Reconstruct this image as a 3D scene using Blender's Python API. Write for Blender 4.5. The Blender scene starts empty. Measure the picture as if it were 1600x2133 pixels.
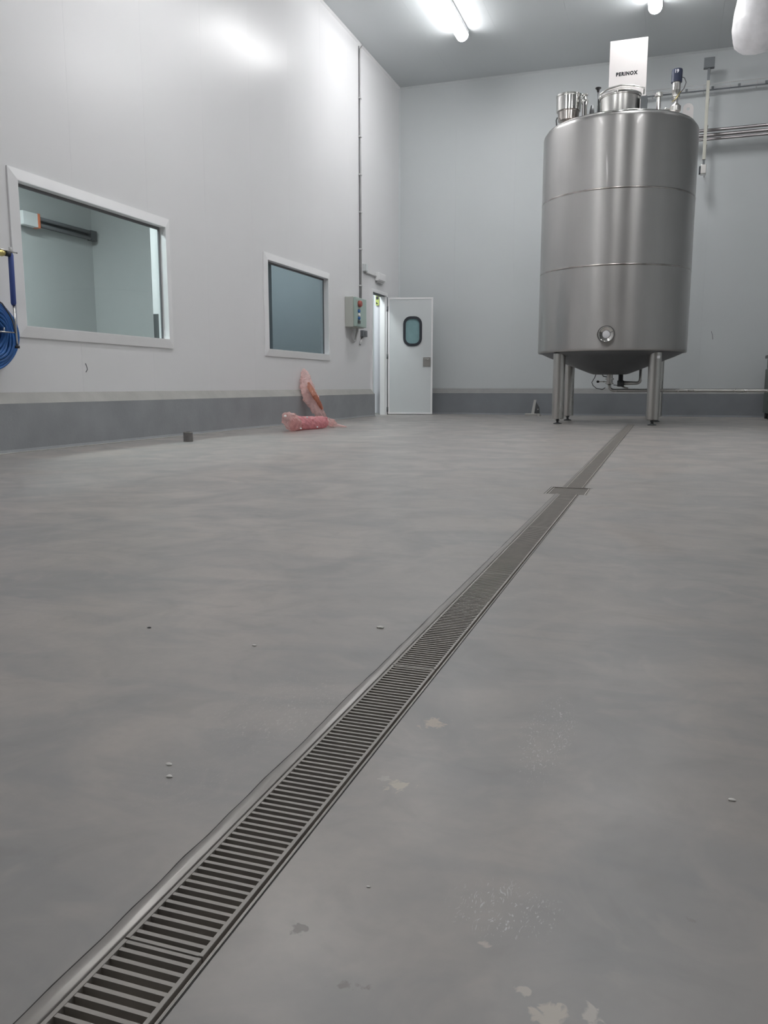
import bpy, bmesh, math, random
from mathutils import Vector, Matrix, noise
random.seed(7)
PI = math.pi
S = bpy.context.scene
COL = S.collection

# ------------------------------------------------------------------ camera
F_PX, CAM_H = 1695.0, 0.55
PITCH = math.atan(261.9 / F_PX)
YAW = math.atan(585.4 / math.hypot(F_PX, 261.9))
cam_data = bpy.data.cameras.new('camera')
cam = bpy.data.objects.new('camera', cam_data)
COL.objects.link(cam)
cam_data.sensor_fit = 'HORIZONTAL'
cam_data.sensor_width = 36.0
cam_data.lens = 36.0 * F_PX / 1600.0
cam_data.clip_start = 0.02
cam_data.clip_end = 200
cam.location = (0, 0, CAM_H)
cam.rotation_euler = (PI / 2 - PITCH, 0, YAW)
S.camera = cam

# ------------------------------------------------------------------ world and exposure
w = bpy.data.worlds.new('world')
S.world = w
w.use_nodes = True
w.node_tree.nodes['Background'].inputs[0].default_value = (0.55, 0.6, 0.65, 1)
w.node_tree.nodes['Background'].inputs[1].default_value = 0.05
S.view_settings.view_transform = 'Standard'
S.view_settings.look = 'None'
S.view_settings.gamma = 1
S.view_settings.use_curve_mapping = False
S.view_settings.exposure = 1.22
LAMP = 19.0           # radiance of the fluorescent diffusers
LAMP_COL = (0.99, 0.985, 0.985)

# room measures: left wall plane x = XL, back wall plane y = YB, ceiling z = ZC
XL, YB, ZC, XR, YF = -5.18, 16.1, 6.28, 7.2, -9.0
CAMV = Vector((0, 0, CAM_H))
_R = Vector((math.cos(YAW), math.sin(YAW), 0))
_FH = Vector((-math.sin(YAW), math.cos(YAW), 0))
_Z = Vector((0, 0, 1))
_F = _FH * math.cos(PITCH) - _Z * math.sin(PITCH)
_U = _FH * math.sin(PITCH) + _Z * math.cos(PITCH)


def P(u, v, ax, val):
    """point of the photograph (u, v) on the world plane axis = val"""
    d = _R * (u - 800) + _U * (1066.5 - v) + _F * F_PX
    t = (val - CAMV[ax]) / d[ax]
    return CAMV + d * t


# ------------------------------------------------------------------ materials
def nt(name):
    m = bpy.data.materials.new(name)
    m.use_nodes = True
    t = m.node_tree
    return m, t, t.nodes['Principled BSDF'], t.nodes['Material Output']


def mat(name, col, rough=0.5, metal=0.0, var=0.06, scale=6.0, bump=0.0, bscale=60.0, stretch=(1, 1, 1),
        spec=0.5, rvar=0.0, coat=0.0):
    m, t, b, o = nt(name)
    N, L = t.nodes, t.links
    g = N.new('ShaderNodeNewGeometry')
    mp = N.new('ShaderNodeMapping')
    mp.inputs['Scale'].default_value = stretch
    L.new(g.outputs['Position'], mp.inputs['Vector'])
    n = N.new('ShaderNodeTexNoise')
    n.inputs['Scale'].default_value = scale
    n.inputs['Detail'].default_value = 5
    L.new(mp.outputs[0], n.inputs['Vector'])
    r = N.new('ShaderNodeMapRange')
    r.inputs[1].default_value = 0.25
    r.inputs[2].default_value = 0.75
    r.inputs[3].default_value = 1 - var
    r.inputs[4].default_value = 1 + var
    L.new(n.outputs[0], r.inputs[0])
    mx = N.new('ShaderNodeVectorMath')
    mx.operation = 'SCALE'
    mx.inputs[0].default_value = col[:3]
    L.new(r.outputs[0], mx.inputs['Scale'])
    L.new(mx.outputs[0], b.inputs['Base Color'])
    b.inputs['Roughness'].default_value = rough
    b.inputs['Metallic'].default_value = metal
    b.inputs['Specular IOR Level'].default_value = spec
    b.inputs['Coat Weight'].default_value = coat
    if rvar:
        r2 = N.new('ShaderNodeMapRange')
        r2.inputs[1].default_value = 0.3
        r2.inputs[2].default_value = 0.7
        r2.inputs[3].default_value = rough - rvar
        r2.inputs[4].default_value = rough + rvar
        L.new(n.outputs[0], r2.inputs[0])
        L.new(r2.outputs[0], b.inputs['Roughness'])
    if bump:
        n2 = N.new('ShaderNodeTexNoise')
        n2.inputs['Scale'].default_value = bscale
        n2.inputs['Detail'].default_value = 4
        L.new(mp.outputs[0], n2.inputs['Vector'])
        bm_ = N.new('ShaderNodeBump')
        bm_.inputs['Strength'].default_value = bump
        bm_.inputs['Distance'].default_value = 0.01
        L.new(n2.outputs[0], bm_.inputs['Height'])
        L.new(bm_.outputs[0], b.inputs['Normal'])
    return m


def mat_film(name, col, alpha, rough=0.3, glow=0.3, av=0.14):
    """thin translucent plastic: transparent + translucent + diffuse"""
    m, t, b, o = nt(name)
    N, L = t.nodes, t.links
    b.inputs['Base Color'].default_value = (*col, 1)
    b.inputs['Roughness'].default_value = rough
    tl = N.new('ShaderNodeBsdfTranslucent')
    tl.inputs[0].default_value = (*col, 1)
    a = N.new('ShaderNodeMixShader')
    a.inputs[0].default_value = glow
    L.new(b.outputs[0], a.inputs[1])
    L.new(tl.outputs[0], a.inputs[2])
    tr = N.new('ShaderNodeBsdfTransparent')
    n = N.new('ShaderNodeTexNoise')
    n.inputs['Scale'].default_value = 9
    n.inputs['Detail'].default_value = 3
    g = N.new('ShaderNodeNewGeometry')
    L.new(g.outputs['Position'], n.inputs['Vector'])
    r = N.new('ShaderNodeMapRange')
    r.inputs[1].default_value = 0.3
    r.inputs[2].default_value = 0.7
    r.inputs[3].default_value = max(0, alpha - av)
    r.inputs[4].default_value = min(1, alpha + av)
    L.new(n.outputs[0], r.inputs[0])
    x = N.new('ShaderNodeMixShader')
    L.new(r.outputs[0], x.inputs[0])
    L.new(tr.outputs[0], x.inputs[1])
    L.new(a.outputs[0], x.inputs[2])
    L.new(x.outputs[0], o.inputs['Surface'])
    return m


def mat_glass(name, tint, refl=0.12):
    m, t, b, o = nt(name)
    N, L = t.nodes, t.links
    tr = N.new('ShaderNodeBsdfTransparent')
    tr.inputs[0].default_value = (*tint, 1)
    gl = N.new('ShaderNodeBsdfGlossy')
    gl.inputs['Roughness'].default_value = 0.03
    gl.inputs[0].default_value = (0.9, 0.95, 0.95, 1)
    fr = N.new('ShaderNodeLayerWeight')
    fr.inputs[0].default_value = 0.5
    pw = N.new('ShaderNodeMath')
    pw.operation = 'POWER'
    pw.inputs[1].default_value = 5.0
    L.new(fr.outputs['Facing'], pw.inputs[0])
    ad = N.new('ShaderNodeMath')
    ad.operation = 'MULTIPLY_ADD'
    ad.inputs[1].default_value = 0.7
    ad.inputs[2].default_value = refl
    L.new(pw.outputs[0], ad.inputs[0])
    x = N.new('ShaderNodeMixShader')
    L.new(ad.outputs[0], x.inputs[0])
    L.new(tr.outputs[0], x.inputs[1])
    L.new(gl.outputs[0], x.inputs[2])
    L.new(x.outputs[0], o.inputs['Surface'])
    return m


def mat_emit(name, col, k):
    m, t, b, o = nt(name)
    e = t.nodes.new('ShaderNodeEmission')
    e.inputs[0].default_value = (*col, 1)
    e.inputs[1].default_value = k
    t.links.new(e.outputs[0], o.inputs['Surface'])
    return m


def mat_floor():
    m, t, b, o = nt('polished_concrete')
    N, L = t.nodes, t.links
    g = N.new('ShaderNodeNewGeometry')

    def nz(scale, detail, st, rot=0.0, dist=0.0):
        mp = N.new('ShaderNodeMapping')
        mp.inputs['Scale'].default_value = st
        mp.inputs['Rotation'].default_value = (0, 0, rot)
        L.new(g.outputs['Position'], mp.inputs['Vector'])
        n = N.new('ShaderNodeTexNoise')
        n.inputs['Scale'].default_value = scale
        n.inputs['Detail'].default_value = detail
        n.inputs['Distortion'].default_value = dist
        L.new(mp.outputs[0], n.inputs['Vector'])
        return n.outputs[0]

    def rng(src, a, b_, c, d):
        r = N.new('ShaderNodeMapRange')
        for i, v in enumerate((a, b_, c, d)):
            r.inputs[i + 1].default_value = v
        L.new(src, r.inputs[0])
        return r.outputs[0]

    def mixc(fac, c1, c2):
        x = N.new('ShaderNodeMix')
        x.data_type = 'RGBA'
        L.new(fac, x.inputs['Factor'])
        for s, c in ((x.inputs['A'], c1), (x.inputs['B'], c2)):
            if isinstance(c, tuple):
                s.default_value = (*c, 1)
            else:
                L.new(c, s)
        return x.outputs['Result']

    big = nz(0.55, 4, (1, 0.8, 1), 0.4, 0.6)
    mid = nz(2.3, 7, (1, 1, 1), 0.2, 0.8)
    swirl = nz(5.0, 8, (1, 1, 1), 0, 2.2)
    fine = nz(60, 5, (1, 1, 1))
    c = mixc(rng(big, 0.35, 0.65, 0, 1), (0.385, 0.358, 0.336), (0.46, 0.414, 0.378))
    c = mixc(rng(mid, 0.38, 0.62, 0, 0.8), c, (0.30, 0.297, 0.292))
    streak = nz(3.2, 6, (0.6, 2.4, 1), -0.15, 1.2)
    c = mixc(rng(streak, 0.5, 0.66, 0, 0.4), c, (0.27, 0.272, 0.275))
    c = mixc(rng(swirl, 0.52, 0.72, 0, 0.45), c, (0.47, 0.425, 0.39))
    c = mixc(rng(swirl, 0.45, 0.3, 0, 0.3), c, (0.25, 0.237, 0.22))
    c = mixc(rng(fine, 0.35, 0.7, 0, 0.2), c, (0.31, 0.295, 0.28))
    # stains with a shape of their own: x, y, rx, ry, colour, strength
    sep = N.new('ShaderNodeSeparateXYZ')
    L.new(g.outputs['Position'], sep.inputs[0])
    edge = nz(55, 4, (1, 1, 1), 0, 1.0)
    edge2 = nz(140, 3, (1, 0.35, 1), 0.5, 3.0)
    stains = [(-0.334, 1.236, .026, .030, (0.58, 0.50, 0.40), .75, 0),
              (-0.323, 1.013, .024, .022, (0.60, 0.54, 0.44), .8, 0),
              (-0.352, 1.026, .012, .012, (0.55, 0.53, 0.48), .5, 0),
              (-0.070, 0.655, .022, .020, (0.60, 0.54, 0.46), .8, 0),
              (-0.034, 0.668, .014, .018, (0.60, 0.56, 0.50), .7, 0),
              (-0.095, 0.678, .010, .008, (0.60, 0.55, 0.48), .7, 0),
              (-0.144, 0.730, .008, .006, (0.60, 0.54, 0.48), .7, 0),
              (-0.329, 0.690, .010, .012, (0.16, 0.14, 0.12), .7, 0),
              (-0.251, 0.631, .018, .012, (0.20, 0.18, 0.15), .6, 0),
              (0.052, 0.836, .014, .008, (0.26, 0.24, 0.21), .5, 0),
              (-0.134, 0.790, .070, .060, (0.60, 0.61, 0.60), .9, 1),
              (-0.151, 1.25, .05, .20, (0.60, 0.59, 0.58), .8, 1),
              (-0.60, 1.22, .13, .22, (0.56, 0.54, 0.50), .6, 1),
              (-0.60, 0.93, .10, .10, (0.48, 0.46, 0.43), .4, 1)]
    for x, y, rx, ry, col, k, kind in stains:
        s = N.new('ShaderNodeVectorMath')
        s.operation = 'SUBTRACT'
        s.inputs[1].default_value = (x, y, 0)
        L.new(g.outputs['Position'], s.inputs[0])
        q = N.new('ShaderNodeVectorMath')
        q.operation = 'MULTIPLY'
        q.inputs[1].default_value = (1 / rx, 1 / ry, 0)
        L.new(s.outputs[0], q.inputs[0])
        ln = N.new('ShaderNodeVectorMath')
        ln.operation = 'LENGTH'
        L.new(q.outputs[0], ln.inputs[0])
        if kind == 0:
            a = N.new('ShaderNodeMath')
            a.operation = 'MULTIPLY_ADD'
            a.inputs[1].default_value = 3.2
            L.new(edge, a.inputs[0])
            L.new(ln.outputs['Value'], a.inputs[2])
            f = rng(a.outputs[0], 2.35, 2.0, 0, k)
        else:
            f1 = rng(ln.outputs['Value'], 1.0, 0.5, 0, k)
            f2 = rng(edge2, 0.60, 0.68, 0, 1)
            mu = N.new('ShaderNodeMath')
            mu.operation = 'MULTIPLY'
            L.new(f1, mu.inputs[0])
            L.new(f2, mu.inputs[1])
            f = mu.outputs[0]
        c = mixc(f, c, col)
    L.new(c, b.inputs['Base Color'])
    L.new(rng(mid, 0.3, 0.7, 0.30, 0.44), b.inputs['Roughness'])
    b.inputs['Specular IOR Level'].default_value = 0.65
    bp = N.new('ShaderNodeBump')
    bp.inputs['Strength'].default_value = 0.12
    bp.inputs['Distance'].default_value = 0.004
    L.new(swirl, bp.inputs['Height'])
    L.new(bp.outputs[0], b.inputs['Normal'])
    return m


M = {}
M['floor'] = mat_floor()
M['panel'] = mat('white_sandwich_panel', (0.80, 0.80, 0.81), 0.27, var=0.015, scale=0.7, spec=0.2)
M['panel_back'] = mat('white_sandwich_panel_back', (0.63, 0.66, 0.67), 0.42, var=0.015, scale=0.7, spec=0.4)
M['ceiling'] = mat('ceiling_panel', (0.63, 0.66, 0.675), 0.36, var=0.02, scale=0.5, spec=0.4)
M['core'] = mat('panel_core', (0.5, 0.5, 0.5), 0.8)
M['kerb'] = mat('grey_kerb_paint', (0.32, 0.335, 0.35), 0.6, var=0.10, scale=3, bump=0.15, bscale=40)
M['kerb_top'] = mat('kerb_bevel_mortar', (0.40, 0.395, 0.375), 0.75, var=0.10, scale=4, bump=0.2, bscale=50)
M['white'] = mat('white_pvc', (0.88, 0.88, 0.89), 0.35, var=0.01)
M['white2'] = mat('white_door_skin', (0.66, 0.69, 0.70), 0.4, var=0.02, scale=2)
M['rubber'] = mat('black_rubber', (0.03, 0.035, 0.045), 0.55)
M['gasket'] = mat('grey_gasket', (0.16, 0.16, 0.17), 0.6)
M['glass'] = mat_glass('window_glass', (0.83, 0.87, 0.87), 0.02)
M['glass_dark'] = mat_glass('window_glass_dimmed', (0.66, 0.70, 0.72), 0.02)  # clear glass with its tint darkened to dim the room behind
M['port'] = mat('port_hole_glass', (0.26, 0.41, 0.43), 0.12, var=0.08, scale=8)
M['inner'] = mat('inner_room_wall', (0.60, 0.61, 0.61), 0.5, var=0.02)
M['inner2'] = mat('dim_room_wall', (0.34, 0.37, 0.385), 0.6, var=0.03)  # wall colour darkened because the lights in there are off
M['steel'] = mat('stainless_brushed', (0.60, 0.59, 0.57), 0.30, 1.0, var=0.05, scale=3.0, stretch=(3, 3, 0.25), rvar=0.05)
M['shell'] = mat('tank_shell_steel', (0.50, 0.49, 0.48), 0.38, 1.0, var=0.06, scale=2.2, stretch=(2.2, 2.2, 0.35), rvar=0.03)
_b = M['shell'].node_tree.nodes['Principled BSDF']
_b.inputs['Anisotropic'].default_value = 0.75
_b.inputs['Anisotropic Rotation'].default_value = 0.25
_b.inputs['Coat Weight'].default_value = 0.28
_b.inputs['Coat Roughness'].default_value = 0.06
_tn = M['shell'].node_tree.nodes.new('ShaderNodeTangent')
_tn.direction_type = 'RADIAL'
_tn.axis = 'Z'
M['shell'].node_tree.links.new(_tn.outputs[0], _b.inputs['Tangent'])
M['pipe'] = mat('dull_pipe_steel', (0.36, 0.34, 0.345), 0.28, 0.9, var=.06)
M['polish'] = mat('stainless_polished', (0.68, 0.67, 0.65), 0.12, 1.0, var=0.03)
M['weld'] = mat('weld_seam_steel', (0.42, 0.39, 0.37), 0.22, 1.0, var=0.35, scale=5)
M['cone'] = mat('tank_cone_steel_shaded', (0.26, 0.27, 0.285), 0.42, 1.0, var=0.08, scale=4)  # steel colour darkened for the shade under the tank
M['darksteel'] = mat('dark_steel', (0.12, 0.125, 0.13), 0.45, 0.6)
M['black'] = mat('black_plastic', (0.02, 0.02, 0.022), 0.45)
M['navy'] = mat('navy_plastic', (0.025, 0.035, 0.075), 0.4)
M['ink'] = mat('black_lettering', (0.02, 0.02, 0.025), 0.5)
M['whiteink'] = mat('white_lettering', (0.85, 0.85, 0.88), 0.5)
M['sign'] = mat('sign_sheet', (0.80, 0.765, 0.755), 0.38, var=0.02, scale=3)
M['grate'] = mat('grate_steel', (0.40, 0.375, 0.345), 0.45, 0.12, var=0.12, scale=18, rvar=0.06)
M['flange'] = mat('channel_flange', (0.32, 0.30, 0.28), 0.28, 0.25, var=0.05, scale=14)
M['channel'] = mat('channel_inside', (0.62, 0.56, 0.52), 0.7, 0.0, var=0.3, scale=20)
M['gap'] = mat('dark_joint', (0.045, 0.04, 0.038), 0.8)
M['conduit'] = mat('grey_conduit', (0.58, 0.58, 0.58), 0.5)
M['cable'] = mat('dark_cable', (0.10, 0.10, 0.11), 0.5)
M['boxgrey'] = mat('box_grey', (0.52, 0.54, 0.50), 0.5, var=0.02)
M['boxgreen'] = mat('box_green_front', (0.42, 0.54, 0.49), 0.4, var=0.03)
M['red'] = mat('red_button', (0.42, 0.10, 0.08), 0.4)
M['blue'] = mat('blue_hose', (0.03, 0.14, 0.42), 0.4, var=0.15, scale=12)
M['bluegrip'] = mat('blue_grip', (0.05, 0.09, 0.30), 0.5, var=0.08)
M['brass'] = mat('brass', (0.65, 0.55, 0.22), 0.35, 0.8)
M['pink'] = mat_film('pink_plastic', (0.95, 0.64, 0.61), 0.52)
M['pink2'] = mat_film('deep_pink_plastic', (0.90, 0.42, 0.45), 0.85)
M['rust'] = mat_film('orange_brown_film', (0.62, 0.26, 0.17), 0.85)
M['film'] = mat_film('white_plastic_film', (0.90, 0.89, 0.90), 0.80, 0.25, 0.5, 0.06)
M['beige'] = mat('beige_bar', (0.58, 0.575, 0.50), 0.5)
M['greybox'] = mat('grey_bracket', (0.19, 0.205, 0.22), 0.6)
M['orange'] = mat('orange_edge', (0.85, 0.25, 0.12), 0.5)
M['yellow'] = mat('yellow_green_sign', (0.45, 0.52, 0.14), 0.5)
M['chip'] = mat('white_chip', (0.9, 0.88, 0.84), 0.7)
M['lamp'] = mat_emit('lamp_diffuser', LAMP_COL, LAMP)
M['lamphouse'] = mat('lamp_housing', (0.75, 0.76, 0.77), 0.4)
M['inner_lamp'] = mat_emit('inner_room_lamp', (0.92, 1.0, 0.98), 3.0)
M['green'] = mat('dull_green_case', (0.11, 0.13, 0.12), 0.5)


# ------------------------------------------------------------------ mesh helpers
class MB:
    def __init__(self):
        self.b = bmesh.new()

    def box(self, x0, x1, y0, y1, z0, z1, bev=0.0):
        v = [self.b.verts.new(p) for p in
             ((x0, y0, z0), (x1, y0, z0), (x1, y1, z0), (x0, y1, z0), (x0, y0, z1), (x1, y0, z1), (x1, y1, z1), (x0, y1, z1))]
        fs = [self.b.faces.new([v[i] for i in q]) for q in
              ((3, 2, 1, 0), (4, 5, 6, 7), (0, 1, 5, 4), (1, 2, 6, 5), (2, 3, 7, 6), (3, 0, 4, 7))]
        if bev:
            es = list({e for f in fs for e in f.edges})
            bmesh.ops.bevel(self.b, geom=es, offset=bev, segments=2, affect='EDGES', profile=0.6)
        return self

    def tube(self, pts, r, n=12, cap=True):
        pts = [Vector(p) for p in pts]
        rr = r if isinstance(r, (list, tuple)) else [r] * len(pts)
        rings = []
        prev = None
        for i, p in enumerate(pts):
            if i == 0:
                d = pts[1] - p
            elif i == len(pts) - 1:
                d = p - pts[i - 1]
            else:
                d = (pts[i + 1] - p).normalized() + (p - pts[i - 1]).normalized()
            d.normalize()
            if prev is None:
                a = d.orthogonal().normalized()
            else:
                a = prev - d * prev.dot(d)
                a = a.normalized() if a.length > 1e-6 else d.orthogonal().normalized()
            prev = a
            c = d.cross(a)
            rings.append([self.b.verts.new(p + (a * math.cos(2 * PI * k / n) + c * math.sin(2 * PI * k / n)) * rr[i])
                          for k in range(n)])
        for q in range(len(rings) - 1):
            for k in range(n):
                f = self.b.faces.new((rings[q][k], rings[q][(k + 1) % n], rings[q + 1][(k + 1) % n], rings[q + 1][k]))
                f.smooth = True
        if cap:
            self.b.faces.new(rings[0][::-1])
            self.b.faces.new(rings[-1])
        return self

    def lathe(self, prof, cx, cy, n=64, sharp=False, axis='z', cz=0.0):
        """prof: list of (r, z); closed on the axis when r = 0"""
        rings = []
        for r, z in prof:
            if r < 1e-6:
                q = (cx, cy, cz + z) if axis == 'z' else (cx, cy + z, cz)
                rings.append([self.b.verts.new(q)])
                continue
            ring = []
            for k in range(n):
                a = 2 * PI * k / n
                if axis == 'z':
                    ring.append(self.b.verts.new((cx + r * math.cos(a), cy + r * math.sin(a), cz + z)))
                else:
                    ring.append(self.b.verts.new((cx + r * math.cos(a), cy + z, cz + r * math.sin(a))))
            rings.append(ring)
        for q in range(len(rings) - 1):
            A, B = rings[q], rings[q + 1]
            for k in range(n):
                if len(A) == 1 and len(B) == 1:
                    continue
                if len(A) == 1:
                    f = self.b.faces.new((A[0], B[(k + 1) % n], B[k]))
                elif len(B) == 1:
                    f = self.b.faces.new((A[k], A[(k + 1) % n], B[0]))
                else:
                    f = self.b.faces.new((A[k], A[(k + 1) % n], B[(k + 1) % n], B[k]))
                f.smooth = not sharp
        return self

    def prism(self, pts, d):
        """polygon pts (3D), extruded by the vector d"""
        d = Vector(d)
        a = [self.b.verts.new(p) for p in pts]
        c = [self.b.verts.new(Vector(p) + d) for p in pts]
        self.b.faces.new(a[::-1])
        self.b.faces.new(c)
        n = len(pts)
        for i in range(n):
            self.b.faces.new((a[i], a[(i + 1) % n], c[(i + 1) % n], c[i]))
        return self

    def ring(self, inner, outer, d):
        """closed band between two outlines of the same length, extruded by d"""
        d = Vector(d)
        n = len(inner)
        q = [[self.b.verts.new(Vector(p) + e) for p in o] for o in (inner, outer) for e in (Vector((0, 0, 0)), d)]
        i0, i1, o0, o1 = q
        for k in range(n):
            j = (k + 1) % n
            self.b.faces.new((i0[k], i0[j], o0[j], o0[k]))
            self.b.faces.new((i1[j], i1[k], o1[k], o1[j]))
            self.b.faces.new((i0[j], i0[k], i1[k], i1[j]))
            self.b.faces.new((o0[k], o0[j], o1[j], o1[k]))
        return self

    def mesh(self, name, m):
        bmesh.ops.recalc_face_normals(self.b, faces=self.b.faces)
        me = bpy.data.meshes.new(name)
        self.b.to_mesh(me)
        self.b.free()
        me.materials.append(m)
        return me

    def build(self, name, m, parent=None, label=None, kind=None):
        o = bpy.data.objects.new(name, self.mesh(name, m))
        COL.objects.link(o)
        if parent:
            o.parent = parent
            o.matrix_parent_inverse = Matrix.Translation(parent.location).inverted() if parent.parent is None else Matrix()
        if label:
            o['label'] = label
        if kind:
            o['kind'] = kind
        # smooth shading by angle for curved things
        es = [e for e in ()]
        return o


def auto_smooth(o, ang=35):
    me = o.data
    bm = bmesh.new()
    bm.from_mesh(me)
    for f in bm.faces:
        f.smooth = True
    for e in bm.edges:
        if len(e.link_faces) == 2 and e.calc_face_angle(0) > math.radians(ang):
            e.smooth = False
    bm.to_mesh(me)
    bm.free()
    return o


def thing(name, label, cat, loc, group=None):
    o = bpy.data.objects.new(name, None)
    COL.objects.link(o)
    o.location = loc
    o.empty_display_size = 0.1
    o['label'] = label
    o['category'] = cat
    if group:
        o['group'] = group
    return o


def tag(o, label, cat, group=None):
    o['label'] = label
    o['category'] = cat
    if group:
        o['group'] = group
    return o


def struct(o):
    o['kind'] = 'structure'
    return o


def sempty(name, loc):
    o = bpy.data.objects.new(name, None)
    COL.objects.link(o)
    o.location = loc
    o['kind'] = 'structure'
    return o


def letters(name, body, size, m, parent, loc, rot, bold=0.0, depth=0.001, spacing=1.0):
    c = bpy.data.curves.new(name, 'FONT')
    c.body = body
    c.size = size
    c.align_x = 'CENTER'
    c.align_y = 'CENTER'
    c.offset = bold
    c.extrude = depth
    c.space_character = spacing
    t = bpy.data.objects.new(name + '_tmp', c)
    COL.objects.link(t)
    bpy.context.view_layer.update()
    dg = bpy.context.evaluated_depsgraph_get()
    me = bpy.data.meshes.new_from_object(t.evaluated_get(dg))
    bpy.data.objects.remove(t)
    me.transform(Matrix.Translation(loc) @ rot)
    me.materials.clear()
    me.materials.append(m)
    o = bpy.data.objects.new(name, me)
    COL.objects.link(o)
    o.parent = parent
    if parent.parent is None:
        o.matrix_parent_inverse = Matrix.Translation(parent.location).inverted()
    return o


def arc(c, a, b, r, t0, t1, n=8):
    c, a, b = Vector(c), Vector(a), Vector(b)
    return [c + (a * math.cos(t0 + (t1 - t0) * i / n) + b * math.sin(t0 + (t1 - t0) * i / n)) * r for i in range(n + 1)]


def rrect(cy, cz, hy, hz, r, n=6):
    """rounded rectangle outline in 2D"""
    out = []
    for sx, sz, a0 in ((1, 1, 0), (-1, 1, PI / 2), (-1, -1, PI), (1, -1, 3 * PI / 2)):
        for k in range(n + 1):
            a = a0 + PI / 2 * k / n
            out.append((cy + sx * (hy - r) + r * math.cos(a), cz + sz * (hz - r) + r * math.sin(a)))
    return out


# ================================================================== ROOM
# slot for the drain
DX0, DX1 = -0.5065, -0.3905
SX0, SX1, SY0, SY1 = -0.560, -0.352, 4.235, 4.520
DY0, DY1 = -0.25, 12.4
f = MB()
zt, zb = 0.0, -0.12
f.box(XL - 3.2, DX0, YF, SY0, zb, zt)
f.box(DX1, XR, YF, SY0, zb, zt)
f.box(XL - 3.2, SX0, SY0, SY1, zb, zt)
f.box(SX1, XR, SY0, SY1, zb, zt)
f.box(XL - 3.2, DX0, SY1, YB + .3, zb, zt)
f.box(DX1, XR, SY1, YB + .3, zb, zt)
f.box(DX0, DX1, YF, DY0, zb, zt)
f.box(DX0, DX1, DY1, YB + .3, zb, zt)
floor = struct(f.build('floor', M['floor']))

# holes in the left wall (y0, y1, z0, z1)
W1 = (5.705, 7.845, 1.05, 2.243)
W2 = (10.235, 12.350, 1.05, 2.245)
DO = (14.455, 15.245, -0.02, 2.265)
HOLES = [W1, W2, DO]


def holed(mb, x0, x1, y0, y1, z0, z1, holes):
    """wall piece x0..x1 with rectangular holes cut out, as boxes over a grid"""
    ys = sorted({y0, y1} | {v for h in holes for v in h[:2] if y0 < v < y1})
    zs = sorted({z0, z1} | {v for h in holes for v in h[2:] if z0 < v < z1})
    for i in range(len(ys) - 1):
        run = None
        for j in range(len(zs) - 1):
            cy, cz = (ys[i] + ys[i + 1]) / 2, (zs[j] + zs[j + 1]) / 2
            inside = any(h[0] < cy < h[1] and h[2] < cz < h[3] for h in holes)
            if inside:
                if run is not None:
                    mb.box(x0, x1, ys[i], ys[i + 1], run, zs[j])
                run = None
            elif run is None:
                run = zs[j]
        if run is not None:
            mb.box(x0, x1, ys[i], ys[i + 1], run, z1)


wl = MB()
holed(wl, XL - 0.10, XL - 0.012, YF, YB + 0.1, 0, ZC, HOLES)
wall_left = struct(wl.build('wall_left', M['core']))
PW, G = 1.15, 0.0005
y = 9.87 - PW * 17
while y < YB:
    y0, y1 = max(y, YF) + G, min(y + PW, YB) - G
    if y1 - y0 > 0.05:
        pb = MB()
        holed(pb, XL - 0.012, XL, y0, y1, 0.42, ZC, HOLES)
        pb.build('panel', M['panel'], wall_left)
    y += PW
wb = MB().box(XL - 0.1, XR, YB + 0.012, YB + 0.1, 0, ZC)
wall_back = struct(wb.build('wall_back', M['core']))
x = XL
while x < XR:
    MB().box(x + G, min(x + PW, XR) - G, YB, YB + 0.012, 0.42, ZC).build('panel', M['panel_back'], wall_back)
    x += PW
struct(MB().box(XR, XR + 0.1, YF, YB, 0, ZC).build('wall_right', M['panel_back']))
struct(MB().box(XL, XR, YF - 0.1, YF, 0, ZC).build('wall_front', mat('front_wall_grey', (0.50, 0.50, 0.50), .6)))
ceiling = struct(MB().box(XL - 0.1, XR + 0.1, YF - .1, YB + 0.1, ZC + 0.012, ZC + 0.1).build('ceiling', M['core']))
x = XL
while x < XR:
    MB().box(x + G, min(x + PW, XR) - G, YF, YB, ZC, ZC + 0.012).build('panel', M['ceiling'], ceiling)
    x += PW
# coved joints between wall and ceiling
struct(MB().prism([(XL, YF, ZC), (XL + .03, YF, ZC), (XL, YF, ZC - .03)], (0, YB - YF, 0)).build('trim_1', M['panel']))
struct(MB().prism([(XL, YB, ZC), (XL, YB - .03, ZC), (XL, YB, ZC - .03)], (XR - XL, 0, 0)).build('trim_2', M['panel_back']))
struct(MB().prism([(XL, YB, .5), (XL + .03, YB, .5), (XL, YB - .03, .5)], (0, 0, ZC - .5)).build('trim_3', M['panel_back']))

# kerbs: painted face, mortar bevel on top
KX, KY = -5.095, 16.0


def kerb(name, prof_face, prof_bev, d, loc):
    e = sempty(name, loc)
    MB().prism(prof_face, d).build('kerb_face', mat('back_kerb_paint_shaded', (.25, .265, .285), .6, var=.08, scale=3), e)  # kerb grey darkened for the shade along the back wall
    MB().prism(prof_bev, d).build('kerb_bevel', mat('back_kerb_bevel_shaded', (.30, .30, .295), .7, var=.08), e)  # bevel colour darkened for the same shade
    return e


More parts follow.
